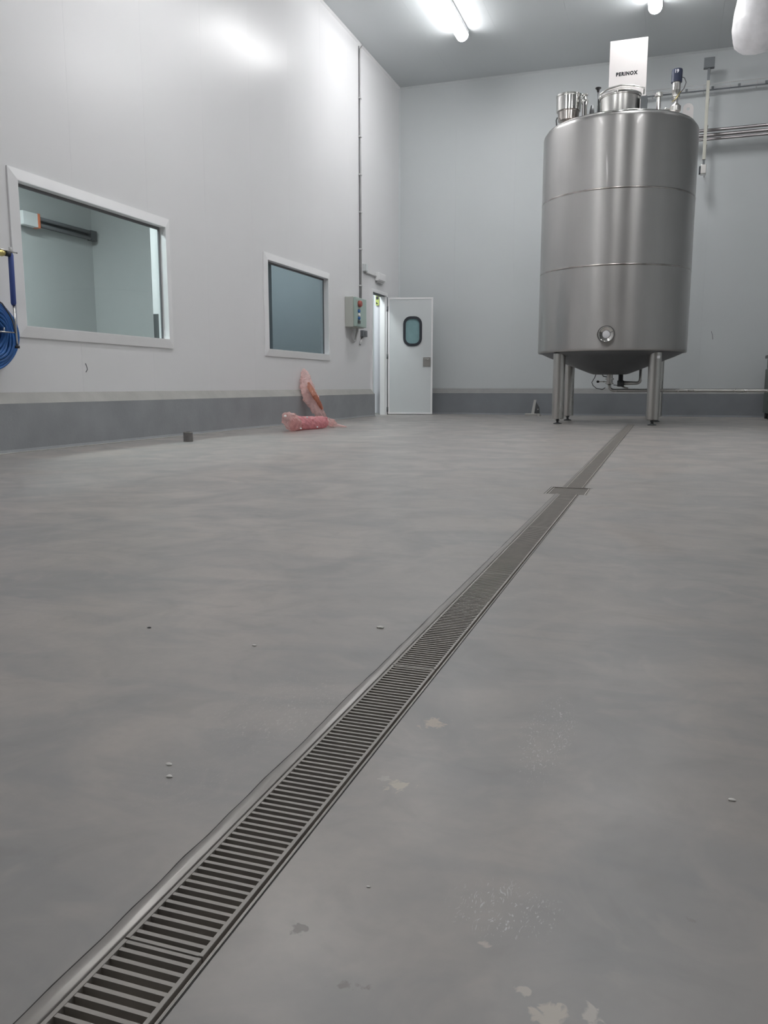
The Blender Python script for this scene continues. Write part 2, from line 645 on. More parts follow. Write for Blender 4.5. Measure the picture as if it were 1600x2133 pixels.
def kerb_left(name, ya, yb):
    n = max(1, int((yb - ya) / 0.5))
    e = sempty(name, (KX, ya, 0))
    b = MB()
    v = MB()
    for i in range(n):
        a, c = ya + (yb - ya) * i / n, ya + (yb - ya) * (i + 1) / n
        ja = 0.006 * noise.noise(Vector((a * 0.7, 3, 0)))
        jc = 0.006 * noise.noise(Vector((c * 0.7, 3, 0)))
        for mb, q in ((b, ((XL, 0), (KX + .012, 0), (KX, .03), (KX, .408), (XL, .408))),
                      (v, ((XL, .408), (KX, .408), (XL + .002, .498)))):
            A = [mb.b.verts.new((px + (ja if px > XL + .01 else 0), a, pz)) for px, pz in q]
            B = [mb.b.verts.new((px + (jc if px > XL + .01 else 0), c, pz)) for px, pz in q]
            m_ = len(q)
            for k in range(m_):
                mb.b.faces.new((A[k], A[(k + 1) % m_], B[(k + 1) % m_], B[k]))
            if i == 0:
                mb.b.faces.new(A[::-1])
            if i == n - 1:
                mb.b.faces.new(B)
    b.build('kerb_face', M['kerb'], e)
    v.build('kerb_bevel', M['kerb_top'], e, label='lighter mortar bevel along the top of the kerb')


kerb_left('baseboard_left', YF, 14.40)
kerb_left('baseboard_left', 15.32, YB)
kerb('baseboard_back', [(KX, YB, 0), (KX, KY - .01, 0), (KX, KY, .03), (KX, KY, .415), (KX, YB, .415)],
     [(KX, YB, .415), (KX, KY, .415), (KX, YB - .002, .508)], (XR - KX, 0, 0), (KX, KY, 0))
# thin sealant line along the foot of the left kerb
struct(MB().tube([(KX + .016, YF, 0.003), (KX + .018, 4, .003), (KX + .014, 8, .003), (KX + .017, 14.4, .003)], .007, 6)
       .build('trim_4', M['kerb_top']))

# rooms behind the windows and the doorway
X2 = -7.9


def room(name, y0, y1, z1, m):
    b = MB()
    b.box(X2 - .1, X2, y0 - .1, y1 + .1, 0, z1)
    b.box(X2, XL - .10, y0 - .1, y0, 0, z1)
    b.box(X2, XL - .10, y1, y1 + .1, 0, z1)
    b.box(X2, XL - .10, y0 - .1, y1 + .1, z1, z1 + .1)
    return struct(b.build(name, m))


room('wall_side_room', 3.0, 10.15, 3.4, M['inner'])
room('wall_dim_room', 10.6, 13.6, 3.4, M['inner2'])
room('wall_corridor', 13.8, 15.9, 3.0, M['white2'])


def inner_fill_light(name, label, x, y, z, ly, k):  # added unseen lamps that brighten the rooms behind the left wall
    t = thing(name, label, 'ceiling light', (x, y, z))
    MB().box(x - .14, x + .14, y - ly - .02, y + ly + .02, z - .03, z).build('housing', M['lamphouse'], t)
    MB().box(x - .12, x + .12, y - ly, y + ly, z - .04, z - .0301).build(
        'diffuser', mat_emit('fill_lamp_%s' % name, (0.93, 1.0, 1.0), k), t)


inner_fill_light('ceiling_light', 'added fill light, out of sight in the room behind the large window', -6.5, 6.8, 3.4, .6, 50)
inner_fill_light('ceiling_light', 'added fill light, out of sight in the corridor behind the open door', -5.75, 14.35, 3.0, .3, 26)
inner_fill_light('ceiling_light', 'added fill light, out of sight in the dim room behind the smaller window', -6.6, 12.1, 3.4, .3, 60)


# windows -----------------------------------------------------------
def window(n, W, glass):
    y0, y1, z0, z1 = W
    e = sempty('window_%d' % n, (XL, y0, z0))
    o, p = 0.088, 0.030
    # four mitred casing bars with a raised outer lip
    for pts in ([(y0 - o, z0 - o), (y1 + o, z0 - o), (y1, z0), (y0, z0)],
                [(y0 - o, z1 + o), (y1 + o, z1 + o), (y1, z1), (y0, z1)],
                [(y0 - o, z0 - o), (y0 - o, z1 + o), (y0, z1), (y0, z0)],
                [(y1 + o, z0 - o), (y1 + o, z1 + o), (y1, z1), (y1, z0)]):
        b = MB()
        # sloped face: outer edge 12 mm proud, inner edge 30 mm proud
        a = [b.b.verts.new((XL, py, pz)) for py, pz in pts]
        hs = [0.016, 0.016, p, p]
        c = [b.b.verts.new((XL + hs[i], py, pz)) for i, (py, pz) in enumerate(pts)]
        b.b.faces.new(a)
        b.b.faces.new(c)
        for i in range(4):
            b.b.faces.new((a[i], a[(i + 1) % 4], c[(i + 1) % 4], c[i]))
        b.build('casing', M['white'], e)
    # reveal boards
    t = 0.008
    rv = MB()
    rv.box(XL - .10, XL + p, y0, y0 + t, z0, z1)
    rv.box(XL - .10, XL + p, y1 - t, y1, z0, z1)
    rv.box(XL - .10, XL + p, y0 + t, y1 - t, z0, z0 + t)
    rv.box(XL - .10, XL + p, y0 + t, y1 - t, z1 - t, z1)
    rv.build('reveal', M['white'], e)
    gx = XL - 0.055
    g = MB()
    k = .016
    g.box(gx - .008, gx + .008, y0 + t, y0 + t + k, z0 + t, z1 - t)
    g.box(gx - .008, gx + .008, y1 - t - k, y1 - t, z0 + t, z1 - t)
    g.box(gx - .008, gx + .008, y0 + t + k, y1 - t - k, z0 + t, z0 + t + k * .4)
    g.box(gx - .008, gx + .008, y0 + t + k, y1 - t - k, z1 - t - k * 1.6, z1 - t)
    g.build('gasket', M['gasket'], e, label='dark grey glazing gasket')
    MB().box(gx - .003, gx + .003, y0 + t + .004, y1 - t - .004, z0 + t + .004, z1 - t - .004).build('pane', glass, e)


window(1, W1, M['glass'])
window(2, W2, M['glass_dark'])

# luminaire with an orange-edged end box on the wall behind the large window
t = thing('wall_lamp', 'unlit twin tube lamp with orange edged end box behind the large window', 'lamp', (X2, 8.7, 2.6))
ya, yb_, za = 8.98, 10.10, 2.66
MB().box(X2, X2 + .05, ya - .3, yb_, za - .045, za + .045).build('backplate', M['darksteel'], t)
MB().box(X2 + .0501, X2 + .14, 8.66, 8.92, za - .085, za + .085, .008).build('end_box', M['white'], t)
MB().box(X2 + .0501, X2 + .145, 8.9201, 8.96, za - .09, za + .09, .006).build('end_rim', M['orange'], t, label='orange rim of the end box')
for dz in (-.04, .04):
    MB().tube([(X2 + .10, 8.965, za + dz), (X2 + .10, yb_ - .12, za + dz)], .024, 10).build('tube', M['gasket'], t)
MB().box(X2 + .0501, X2 + .13, yb_ - .119, yb_ + .0, za - .07, za + .07, .008).build('end_cap', M['darksteel'], t)

# pale cable duct at the right of the side room and grey box below it
t = thing('cable_duct', 'pale vertical duct with a dark foot, seen through the large window right edge', 'duct', (-5.9, 8.74, 0))
MB().box(-5.95, -5.85, 8.72, 8.80, 1.42, 3.0, .004).build('upper_duct', M['white'], t)
MB().box(-5.95, -5.85, 8.72, 8.80, 0.0, 1.4199, .004).build('lower_duct', M['darksteel'], t, label='dark lower section of the duct')

# doorway ------------------------------------------------------------
d1 = sempty('door_1', (XL, DO[0], 0))
dy0, dy1, dzt = 14.455, 15.245, 2.265
fw, fp = 0.055, 0.035
MB().box(XL, XL + fp, dy0 - fw, dy0, 0.40, dzt + fw).build('frame_jamb', M['white'], d1)
MB().box(XL, XL + fp, dy1, dy1 + fw, 0, dzt + fw).build('frame_jamb', M['white'], d1)
MB().box(XL, XL + fp, dy0, dy1, dzt, dzt + fw).build('frame_head', M['white'], d1)
r_ = MB()
r_.box(XL - .1, XL, dy0, dy0 + .012, 0, dzt)
r_.box(XL - .1, XL, dy0 + .012, dy1, dzt - .012, dzt)
r_.build('dark_rebate', M['rubber'], d1, label='dark rubber lined rebate of the door frame')
MB().box(XL - .1, XL + .001, dy1 - .03, dy1, 0, dzt).build('hinge_jamb', M['white'], d1)
MB().box(XL + fp + .001, XL + fp + .012, dy1 - .002, dy1 + .008, 0.02, dzt - .02).build('seal', M['gasket'], d1)

# the leaf, swung open into the hall
H = Vector((XL + .052, 15.262, 0))
E_ = Vector((-4.285, 15.47, 0))
dx = (E_ - H).normalized()
LW = (E_ - H).length
nn = Vector((dx.y, -dx.x, 0))     # towards the camera side
T_ = 0.045
ZB, ZT = 0.012, 2.235


def leafP(s, z, d=0.0):
    return H + dx * s + nn * d + Vector((0, 0, z))


leaf = thing('door_leaf', 'white pivot door leaf standing open, with round-cornered porthole', 'door', tuple(H))
b = MB()
win = rrect(LW * 0.55, 1.60, .155, .255, .12)
# leaf slab with a hole for the porthole
outer = []
for (s_, z_) in win:      # project the outline to the slab edge
    vx, vz = s_ - LW * .55, z_ - 1.60
    k = min((LW * .45 if vx > 0 else LW * .55) / max(abs(vx), 1e-6), ((ZT - 1.60) if vz > 0 else (1.60 - ZB)) / max(abs(vz), 1e-6))
    outer.append((LW * .55 + vx * k, 1.60 + vz * k))
# insert true corners by snapping the nearest outline point
for cx_, cz_ in ((0, ZB), (LW, ZB), (0, ZT), (LW, ZT)):
    i = min(range(len(outer)), key=lambda q: (outer[q][0] - cx_) ** 2 + (outer[q][1] - cz_) ** 2)
    outer[i] = (cx_, cz_)
b.ring([leafP(s_, z_, 0) for s_, z_ in win], [leafP(s_, z_, 0) for s_, z_ in outer], -nn * T_)
b.build('leaf_panel', M['white2'], leaf)
eb = MB()
e_ = .032
for s0, s1, z0, z1 in ((0, e_, ZB, ZT), (LW - e_, LW, ZB, ZT), (e_, LW - e_, ZB, ZB + e_), (e_, LW - e_, ZT - e_, ZT)):
    eb.prism([leafP(s0, z0, .0002), leafP(s1, z0, .0002), leafP(s1, z1, .0002), leafP(s0, z1, .0002)], nn * .006)
eb.build('edge_trim', M['white'], leaf)
gi = rrect(LW * .55, 1.60, .133, .233, .10)
go = rrect(LW * .55, 1.60, .182, .282, .145)
MB().ring([leafP(s_, z_, .0005) for s_, z_ in gi], [leafP(s_, z_, .0005) for s_, z_ in go], nn * .014).build(
    'porthole_gasket', M['rubber'], leaf, label='black rubber porthole gasket')
pi_ = rrect(LW * .55, 1.60, .150, .250, .115)
MB().prism([leafP(s_, z_, -.012) for s_, z_ in pi_], nn * .008).build('porthole_pane', M['port'], leaf, label='blue-green porthole pane')
MB().prism([leafP(s_, z_, .0005) for s_, z_ in ((LW - .185, .93), (LW - .04, .93), (LW - .04, 1.105), (LW - .185, 1.105))],
           nn * .010).build('lock_plate', M['steel'], leaf)
MB().tube([leafP(LW - .155, 1.07, .022), leafP(LW - .065, 1.07, .022)], .007, 8).build('handle', M['polish'], leaf)
for z_ in (.10, 1.12, 2.02):
    MB().tube([leafP(-.012, z_ - .045, .006), leafP(-.012, z_ + .045, .006)], .016, 10).build('hinge', M['darksteel'], leaf)

# white curved sheet and green sign inside the doorway
t = thing('inner_door_sheet', 'glossy white upright sheet standing just inside the open doorway', 'door', (-5.45, 15.4, 0))
ys = 15.40
xl_ = P(779.5, 700, 1, ys).x
xr_ = XL - .104
sheet = MB()
n = 14
rows = [(0.03, .62), (.36, .66), (.47, 1.0), (2.6, 1.0)]
vs = []
for z_, wdt in rows:
    vs.append([sheet.b.verts.new((xl_ + (xr_ - xl_) * i / n * wdt, ys + .05 * (i / n * wdt) ** 2 - .03 * math.sin(PI * i / n), z_)) for i in range(n + 1)])
for i in range(len(vs) - 1):
    for k in range(n):
        q = sheet.b.faces.new((vs[i][k], vs[i][k + 1], vs[i + 1][k + 1], vs[i + 1][k]))
        q.smooth = True
sheet.build('sheet', mat('glossy_white_sheet', (0.78, 0.78, 0.83), 0.22, var=.01), t)
c0 = P(782.5, 614, 1, ys - .05)
c1 = P(790, 636, 1, ys - .05)
MB().box(c0.x, c1.x, ys - .05, ys - .042, c1.z, c0.z).build('sign', M['yellow'], t, label='small yellow-green sticker')
sg = MB()
hh = c0.z - c1.z
sg.box(c0.x + .01, c1.x - .012, ys - .052, ys - .0501, c1.z + hh * .55, c1.z + hh * .85)
sg.build('sign_print', M['ink'], t)
sg = MB()
sg.prism([(c0.x + .01, ys - .0501, c1.z + hh * .12), (c1.x - .015, ys - .0501, c1.z + hh * .12), (c0.x + .01, ys - .0501, c1.z + hh * .34)], (0, -.002, 0))
sg.build('sign_print', M['ink'], t)

# dark scuffs on the walls
def scuff(pts, parent, m):
    return MB().tube(pts, .0045, 5).build('scuff_mark', m, parent, label='short dark scuff')


sm = mat('scuff', (.22, .22, .24), .7)
scuff([P(u, v, 0, XL + .001) for u, v in ((178, 757), (181, 764), (182, 770), (179, 775))], wall_left, sm)
scuff([P(u, v, 1, YB - .001) for u, v in ((1482, 690), (1484, 698), (1485, 707))], wall_back, sm)

# ================================================================== CEILING LIGHTS
def ceiling_light(x, y1, label, group='fluorescent battens on the hall ceiling', ln=2.1):
    z = ZC - .05
    t = thing('ceiling_light', label, 'ceiling light', (x, y1 - ln / 2, ZC), group)
    MB().box(x - .10, x + .10, y1 - ln, y1, z - .02, ZC - .0, .01).build('housing', M['lamphouse'], t)
    b = MB()
    prof = [(x + .10 * math.cos(a), z - .02 - .10 * math.sin(a)) for a in [PI * k / 8 for k in range(9)]]
    b.prism([(px, y1 - ln + .03, pz - .0005) for px, pz in prof], (0, ln - .06, 0))
    b.build('diffuser', M['lamp'], t)
    for yy in (y1 - ln, y1 - .03):
        MB().prism([(px, yy, pz - .0005) for px, pz in prof], (0, .0299, 0)).build('end_cap', M['lamphouse'], t)
    return t


ceiling_light(-3.41, 13.98, 'glowing white ceiling batten nearest the left wall, above the open door side', ln=2.1)
ceiling_light(-0.42, 13.95, 'glowing white ceiling batten cut by the top edge above the tank sign', ln=2.1)
for y_, rn in ((8.0, 'middle'), (2.0, 'front')):
    for x_, nm in ((-3.41, 'nearest the left wall'), (-.42, 'second from the left wall'), (2.57, 'third from the left wall'),
                   (5.57, 'nearest the right wall'))[:3 if rn == 'middle' else 1]:
        ceiling_light(x_, y_, 'glowing ceiling batten of the %s row, %s' % (rn, nm))

# ================================================================== FLOOR DRAIN
dr = thing('floor_drain', 'long steel drain channel running across the concrete floor to the tank', 'drain', ((DX0 + DX1) / 2, 0.6, 0))
gx0, gx1 = -0.4885, -0.3990
ch = MB()
for ya, yb2 in ((DY0, SY0), (SY1, DY1)):
    ch.box(gx0 - .003, gx0 - .001, ya, yb2, -.026, -.002)
    ch.box(gx1 + .003, gx1 + .005, ya, yb2, -.026, -.002)
    ch.box(gx0 - .001, gx1 + .003, ya, yb2, -.026, -.022)
    ch.box(gx0 - .001, gx0 + .004, ya, yb2, -.02, -.0165)
    ch.box(gx1 - .002, gx1 + .003, ya, yb2, -.02, -.0165)
ch.build('channel', M['channel'], dr)
fl = MB()
pts = []
NS = 160
# left flange with a wavy outer edge
rowsL = []
for i in range(NS + 1):
    yy = DY0 + (SY0 - DY0) * i / NS
    wob = .0030 * noise.noise(Vector((yy * 5, 0, 1))) + .0012 * noise.noise(Vector((yy * 19, 2, 1)))
    xo = -.5095 + wob
    fd = max(0.0, min(1.0, (2.4 - yy) / 1.2))
    wob *= .25 + .75 * fd
    zc = .0016 + .0012 * fd * noise.noise(Vector((yy * 9, 5, 1)))
    xs = [(xo, .0003), (xo + .004, zc), (-.4965, .0022 + zc * .3), (-.4925, .0008), (-.4905, .0010), (-.4905, -.012)]
    rowsL.append([fl.b.verts.new((px, yy, pz)) for px, pz in xs])
for i in range(NS):
    for k in range(5):
        q = fl.b.faces.new((rowsL[i][k], rowsL[i][k + 1], rowsL[i + 1][k + 1], rowsL[i + 1][k]))
        q.smooth = True
fl.box(-.5065, -.4905, SY1, DY1, -.012, .0008)
fl.build('flange', M['flange'], dr)
fr = MB()
for ya, yb2 in ((DY0, SY0), (SY1, DY1)):
    fr.box(gx1 + .0055, gx1 + .0080, ya, yb2, -.012, .0006)
fr.build('flange', M['flange'], dr)
jl = MB()
NS2 = 260
prev = None
for i in range(NS2 + 1):
    yy = DY0 + (SY0 - DY0) * i / NS2
    wob = .0030 * noise.noise(Vector((yy * 5, 0, 1))) + .0012 * noise.noise(Vector((yy * 19, 2, 1)))
    wob *= .25 + .75 * max(0.0, min(1.0, (2.4 - yy) / 1.2))
    wd = .0011 + .0007 * noise.noise(Vector((yy * 23, 8, 4)))
    xo = -.5095 + wob
    cur = (jl.b.verts.new((xo - wd, yy, .0004)), jl.b.verts.new((xo + .0004, yy, .0004)))
    if prev:
        jl.b.faces.new((prev[0], prev[1], cur[1], cur[0]))
    prev = cur
jl.box(-.5082, -.5068, SY1, DY1, .0001, .0004)
jl.build('joint_line', M['gap'], dr, label='thin dark joint along the left flange')
jr = MB()
jr.box(-.3906, -.3892, DY0, SY0, .0001, .0005)
jr.box(-.3906, -.3892, SY1, DY1, .0001, .0005)
jr.build('joint_line', M['gap'], dr)

# gratings
ML, NB = 0.861, 66
pitch = ML / NB


def bar_mesh():
    b = MB()
    b.box(0, gx1 - gx0 - .0102, -.0024, .0024, -.012, 0, 0)
    return b.mesh('bar', M['grate'])


barm = bar_mesh()


def grate(y0, y1, label, single, nm='drain_grate', grp='steel gratings in the floor drain'):
    t = thing(nm, label, 'grating', ((gx0 + gx1) / 2, y0, 0), grp)
    a, c = y0 + .0012, y1 - .0012
    MB().box(gx0, gx0 + .005, a, c, -.016, .0006, .0006).build('side_rail', M['grate'], t)
    MB().box(gx1 - .005, gx1, a, c, -.016, .0006, .0006).build('side_rail', M['grate'], t)
    MB().box(gx0 + .0051, gx1 - .0051, a, a + .0045, -.016, 0).build('end_bar', M['grate'], t)
    MB().box(gx0 + .0051, gx1 - .0051, c - .0045, c, -.016, 0).build('end_bar', M['grate'], t)
    nb = int(round((c - a) / pitch)) - 1
    if single:
        for i in range(nb):
            o = bpy.data.objects.new('bar', barm)
            COL.objects.link(o)
            o.parent = t
            o.location = (gx0 + .0051 - t.location.x, (i + 1) * (c - a) / (nb + 1) + .0012, 0)
    else:
        b = MB()
        for i in range(nb):
            yy = a + (i + 1) * (c - a) / (nb + 1)
            b.box(gx0 + .0051, gx1 - .0051, yy - .0024, yy + .0024, -.012, 0)
        b.build('bars', M['grate'], t, kind='stuff')


j0 = 0.621
names = {-1: 'steel slot grating in the drain, nearest the camera, cut by the bottom edge',
         0: 'steel slot grating in the drain, second from the bottom edge',
         1: 'steel slot grating in the drain, third from the bottom edge',
         2: 'steel slot grating in the drain, fourth from the bottom edge',
         3: 'steel slot grating in the drain, fine-looking one just before the sump'}
for k in range(-1, 4):
    grate(j0 + k * ML, min(j0 + (k + 1) * ML, SY0 - .002), names[k], k < 3)
grate(j0 + 4 * ML, SY0 - .002, 'short make-up grating touching the near side of the square sump', False)
k = 0
y_ = SY1 + .002
farn = ['first grating beyond the square sump', 'second grating beyond the square sump', 'third grating beyond the square sump',
        'fourth grating beyond the square sump', 'fifth grating beyond the square sump', 'sixth grating beyond the square sump',
        'seventh grating beyond the square sump', 'eighth grating beyond the square sump', 'ninth grating beyond the square sump', 'last short grating, ending under the tank']
while y_ < DY1 - .05:
    grate(y_, min(y_ + ML, DY1), farn[min(k, 9)], False)
    y_ += ML
    k += 1
# the sump box crossing the channel
sp = thing('sump', 'square steel sump with slotted cover where the drain widens', 'drain', ((SX0 + SX1) / 2, SY0, 0))
b = MB()
b.box(SX0, SX0 + .004, SY0, SY1, -.04, .001)
b.box(SX1 - .004, SX1, SY0, SY1, -.04, .001)
b.box(SX0 + .004, SX1 - .004, SY0, SY0 + .004, -.04, .001)
b.box(SX0 + .004, SX1 - .004, SY1 - .004, SY1, -.04, .001)
b.box(SX0, SX1, SY0, SY1, -.04, -.036)
b.build('rim', M['grate'], sp)
b = MB()
yy = SY0 + .03
while yy < SY1 - .02:
    b.box(SX0 + .014, SX1 - .014, yy - .003, yy + .003, -.012, -.001)
    yy += .016
b.box(SX0 + .008, SX0 + .014, SY0 + .01, SY1 - .01, -.012, -.0005)
b.box(SX1 - .014, SX1 - .008, SY0 + .01, SY1 - .01, -.012, -.0005)
b.build('slotted_cover', M['grate'], sp)
jj = MB()
for x0, x1, y0, y1 in ((SX0 - .008, SX0 - .005, SY0 - .01, SY1 + .01), (SX0 - .008, SX1 + .008, SY1 + .007, SY1 + .011)):
    jj.box(x0, x1, y0, y1, .0001, .0006)
jj.build('joint_line', M['gap'], sp)

# ================================================================== TANK
TX, TY, TR = -0.80, 12.93, 1.08
tank = thing('storage_tank', 'tall stainless steel cylindrical tank on four legs', 'tank', (TX, TY, 0))
seams = [2.19, 3.19]
zs = [1.05] + seams + [4.10]
for i in range(3):
    a, c = zs[i], zs[i + 1]
    prof = []
    if i == 0:
        prof += [(TR - .03, a - .012), (TR - .008, a - .010), (TR, a + .004), (TR, a + .03)]
    else:
        prof += [(TR, a + .012)]
    mids = 6
    for k in range(1, mids):
        prof.append((TR, a + (c - a) * k / mids))
    if i == 2:
        prof += [(TR, 4.10)] + [(TR - .055 + .055 * math.cos(q), 4.10 + .06 * math.sin(q)) for q in [PI / 2 * k / 8 for k in range(1, 9)]]
    else:
        prof += [(TR, c - .012)]
    MB().lathe(prof, TX, TY, 128).build('shell_ring', M['shell'], tank)
for z_ in seams:
    MB().lathe([(TR, z_ - .0119), (TR + .0015, z_ - .008), (TR + .0025, z_), (TR + .0015, z_ + .008), (TR, z_ + .0119)], TX, TY, 128).build(
        'weld_seam', M['weld'], tank)
# top: rolled lip and shallow cone
MB().lathe([(TR - .055, 4.1601), (TR - .045, 4.182), (TR - .06, 4.19), (TR - .075, 4.183), (TR - .08, 4.165)], TX, TY, 128).build('top_lip', M['polish'], tank)
MB().lathe([(TR - .08, 4.166), (.8, 4.20), (.4, 4.245), (0.0, 4.26)], TX, TY, 96).build('top_dome', M['shell'], tank)
# base ring and cone
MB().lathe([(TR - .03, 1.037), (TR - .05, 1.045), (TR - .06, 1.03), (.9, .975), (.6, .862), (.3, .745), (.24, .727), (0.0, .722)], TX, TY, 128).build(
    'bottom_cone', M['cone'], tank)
LEGS = [(-1.478, 12.265), (-.150, 12.265), (-1.478, 13.60), (-.115, 13.60)]
for i, (lx, ly) in enumerate(LEGS):
    top = 1.0
    o = MB().lathe([(0, .075), (.078, .075), (.088, .083), (.088, top + .02), (0, top + .03)], lx, ly, 28).build('leg', M['steel'], tank)
    auto_smooth(o)
    q = MB().lathe([(0, .0), (.062, .0), (.062, .010), (.03, .022), (.018, .026), (.018, .05), (.028, .052), (.028, .066), (.016, .068), (.016, .08), (0, .08)],
                   lx, ly, 20).build('foot', M['darksteel'], o)
    o2 = MB().lathe([(0, top - .03), (.125, top - .03), (.125, top - .02), (0, top - .02)], lx, ly, 28)
    if i == 1:
        lp = Vector((lx + .03, ly - .0862, .955))
        MB().box(lp.x - .005, lp.x + .035, lp.y + .002, lp.y + .012, .935, .972).build('sticker', M['whiteink'], o, label='small white sticker')
    o2.b.free()
# sight port low on the front
px_, pz_ = -.803, 1.258
yf = TY - TR
o = MB().lathe([(.120, .03), (.122, -.045), (.116, -.056), (.104, -.056), (.098, -.046), (.092, -.012), (.058, -.004), (.058, .0), (0, .0)],
               px_, yf, 40, axis='y', cz=pz_).build('sight_port', M['polish'], tank)
auto_smooth(o, 50)
MB().lathe([(.0, -.014), (.046, -.014), (.053, -.008), (.053, .0005)], px_, yf - .0045, 32, axis='y', cz=pz_).build('port_glass', M['whiteink'], o)

# inlet strainer, left on top
sx, sy = -1.55, 13.0
zt0 = 4.19
o = MB().lathe([(0, 4.19), (.05, 4.19), (.05, 4.40), (.150, 4.43), (.155, 4.55), (.165, 4.555), (.165, 4.56)], sx, sy, 40).build('strainer_body', M['weld'], tank)
auto_smooth(o, 40)
q = MB().lathe([(.165, 4.5602), (.178, 4.562), (.180, 4.755), (.186, 4.76), (.186, 4.785), (.176, 4.79), (.12, 4.80), (0, 4.80)], sx, sy, 48).build('strainer_cap', M['polish'], tank)
auto_smooth(q, 40)
MB().tube([(sx - .15, sy - .09, 4.47), (sx - .165, sy - .10, 4.43), (sx - .15, sy - .08, 4.30), (sx - .13, sy - .06, 4.19)], .010, 8).build('stay_rod', M['darksteel'], tank)
# clamped vent stub
vx, vy = -1.31, 12.9
o = MB().lathe([(.035, 4.18), (.035, 4.60), (.05, 4.63), (.052, 4.66), (.036, 4.69), (.030, 4.72), (.045, 4.735), (.045, 4.75), (0, 4.755)], vx, vy, 24).build('vent_stub', M['polish'], tank)
auto_smooth(o, 40)
MB().tube([(vx - .045, vy - .02, 4.64), (vx - .06, vy - .03, 4.70), (vx - .03, vy - .04, 4.745)], .008, 8).build('clamp_lever', M['polish'], tank)
MB().lathe([(0, 4.2), (.045, 4.2), (.034, 4.52), (.018, 4.60), (0, 4.60)], vx + .10, vy + .05, 16).build('sensor_cone', M['darksteel'], tank)
# manhole
mx, my, mr = -.795, 12.62, .268
o = MB().lathe([(mr + .006, 4.20), (mr, 4.22), (mr, 4.535), (mr + .012, 4.54), (mr + .012, 4.555)], mx, my, 56).build('manhole_neck', M['steel'], tank)
auto_smooth(o, 50)
lid = MB().lathe([(mr + .0, 4.5555), (mr + .022, 4.556), (mr + .024, 4.575), (mr + .006, 4.585), (.22, 4.615), (.14, 4.65), (.06, 4.668), (0, 4.672)], mx, my, 56).build(
    'manhole_lid', M['polish'], tank)
auto_smooth(lid, 60)
ax_ = [Vector((mx - mr - .01, my - .08, 4.60)), Vector((mx - .18, my - .08, 4.665)), Vector((mx, my - .08, 4.70)),
       Vector((mx + .18, my - .08, 4.675)), Vector((mx + mr + .05, my - .08, 4.63)), Vector((mx + mr + .05, my - .08, 4.55))]
MB().tube(ax_, .013, 8).build('clamp_bar', M['steel'], lid)
MB().box(mx + mr + .012, mx + mr + .10, my - .12, my + .05, 4.22, 4.52, .01).build('hinge_block', M['greybox'], tank)
kb = MB()
kb.tube([(-1.09, 12.6, 4.22), (-1.088, 12.6, 4.44), (-1.10, 12.6, 4.66)], [.022, .020, .008], 10)
kb.build('knob_stem', M['darksteel'], tank)
o = MB().lathe([(0, 4.655), (.014, 4.66), (.020, 4.69), (.040, 4.705), (.042, 4.72), (0, 4.728)], -1.10, 12.6, 18).build('knob', M['black'], tank)
# ferrule and valve
o = MB().lathe([(.030, 4.18), (.030, 4.565), (.056, 4.575), (.056, 4.605), (.042, 4.612), (.042, 4.628), (0, 4.628)], -.283, 12.8, 24).build('ferrule', M['polish'], tank)
auto_smooth(o, 40)
vx, vy = -.055, 12.8
o = MB().lathe([(.05, 4.16), (.05, 4.34), (.075, 4.36), (.075, 4.42), (.045, 4.45), (.03, 4.47), (.03, 4.52), (.05, 4.54)], vx, vy, 28).build('valve_body', M['steel'], tank)
auto_smooth(o, 40)
o = MB().lathe([(.04, 4.5402), (.054, 4.545), (.054, 4.625), (.058, 4.63), (.058, 4.64), (.056, 4.645), (.056, 4.735)], vx, vy, 28).build('actuator', M['steel'], tank)
auto_smooth(o, 40)
cap = MB().lathe([(.056, 4.7352), (.073, 4.736), (.073, 4.885), (.069, 4.905), (.0, 4.910)], vx, vy, 40).build('control_head', M['navy'], tank)
auto_smooth(cap, 50)
letters('number_lettering', '19', .062, M['whiteink'], cap, (vx - .006, vy - .0745, 4.862), Matrix.Rotation(PI / 2, 4, 'X'), bold=.002)
MB().tube([(vx - .07, vy, 4.39), (vx - .13, vy - .03, 4.40), (vx - .16, vy - .02, 4.37), (vx - .24, vy - .02, 4.33)], .011, 8).build('branch_pipe', M['polish'], tank)
MB().tube([(vx + .055, vy - .02, 4.80), (vx + .10, vy - .02, 4.78), (vx + .125, vy - .02, 4.72), (vx + .10, vy - .03, 4.64), (vx + .03, vy - .06, 4.55),
           (vx - .02, vy - .07, 4.48), (vx - .06, vy - .06, 4.50)], .006, 6).build('valve_cable', M['cable'], tank)
MB().tube([(vx + .06, vy - .05, 4.60), (vx + .0, vy - .075, 4.50), (vx - .05, vy - .08, 4.46)], .005, 6).build('valve_cable', M['brass'], tank)


# lifting lugs
def lug(cx, cy, ang):
    rot = Matrix.Rotation(ang, 3, 'Z')
    n = 32
    inner, outer_ = [], []
    for k in range(n):
        a = 2 * PI * k / n
        inner.append((.022 * math.cos(a), .22 + .022 * math.sin(a)))
        if math.sin(a) >= 0:
            outer_.append((.07 * math.cos(a), .22 + .075 * math.sin(a)))
        else:
            q = min(1, .07 / max(abs(math.cos(a)) * .22, 1e-4) * .22) if abs(math.cos(a)) > 1e-4 else 99
            s_ = min(.07 / max(abs(math.cos(a)), 1e-4), .24 / max(abs(math.sin(a)), 1e-4))
            outer_.append((s_ * math.cos(a), .22 + s_ * math.sin(a)))
    f3 = lambda p, d: Vector((cx, cy, 4.17)) + rot @ Vector((p[0], d, p[1]))
    b = MB().ring([f3(p, -.008) for p in inner], [f3(p, -.008) for p in outer_], rot @ Vector((0, .016, 0)))
    return b.build('lifting_lug', M['sign'], tank)


lug(.115, 12.86, 0.1)
lug(-1.68, 13.35, 1.2)
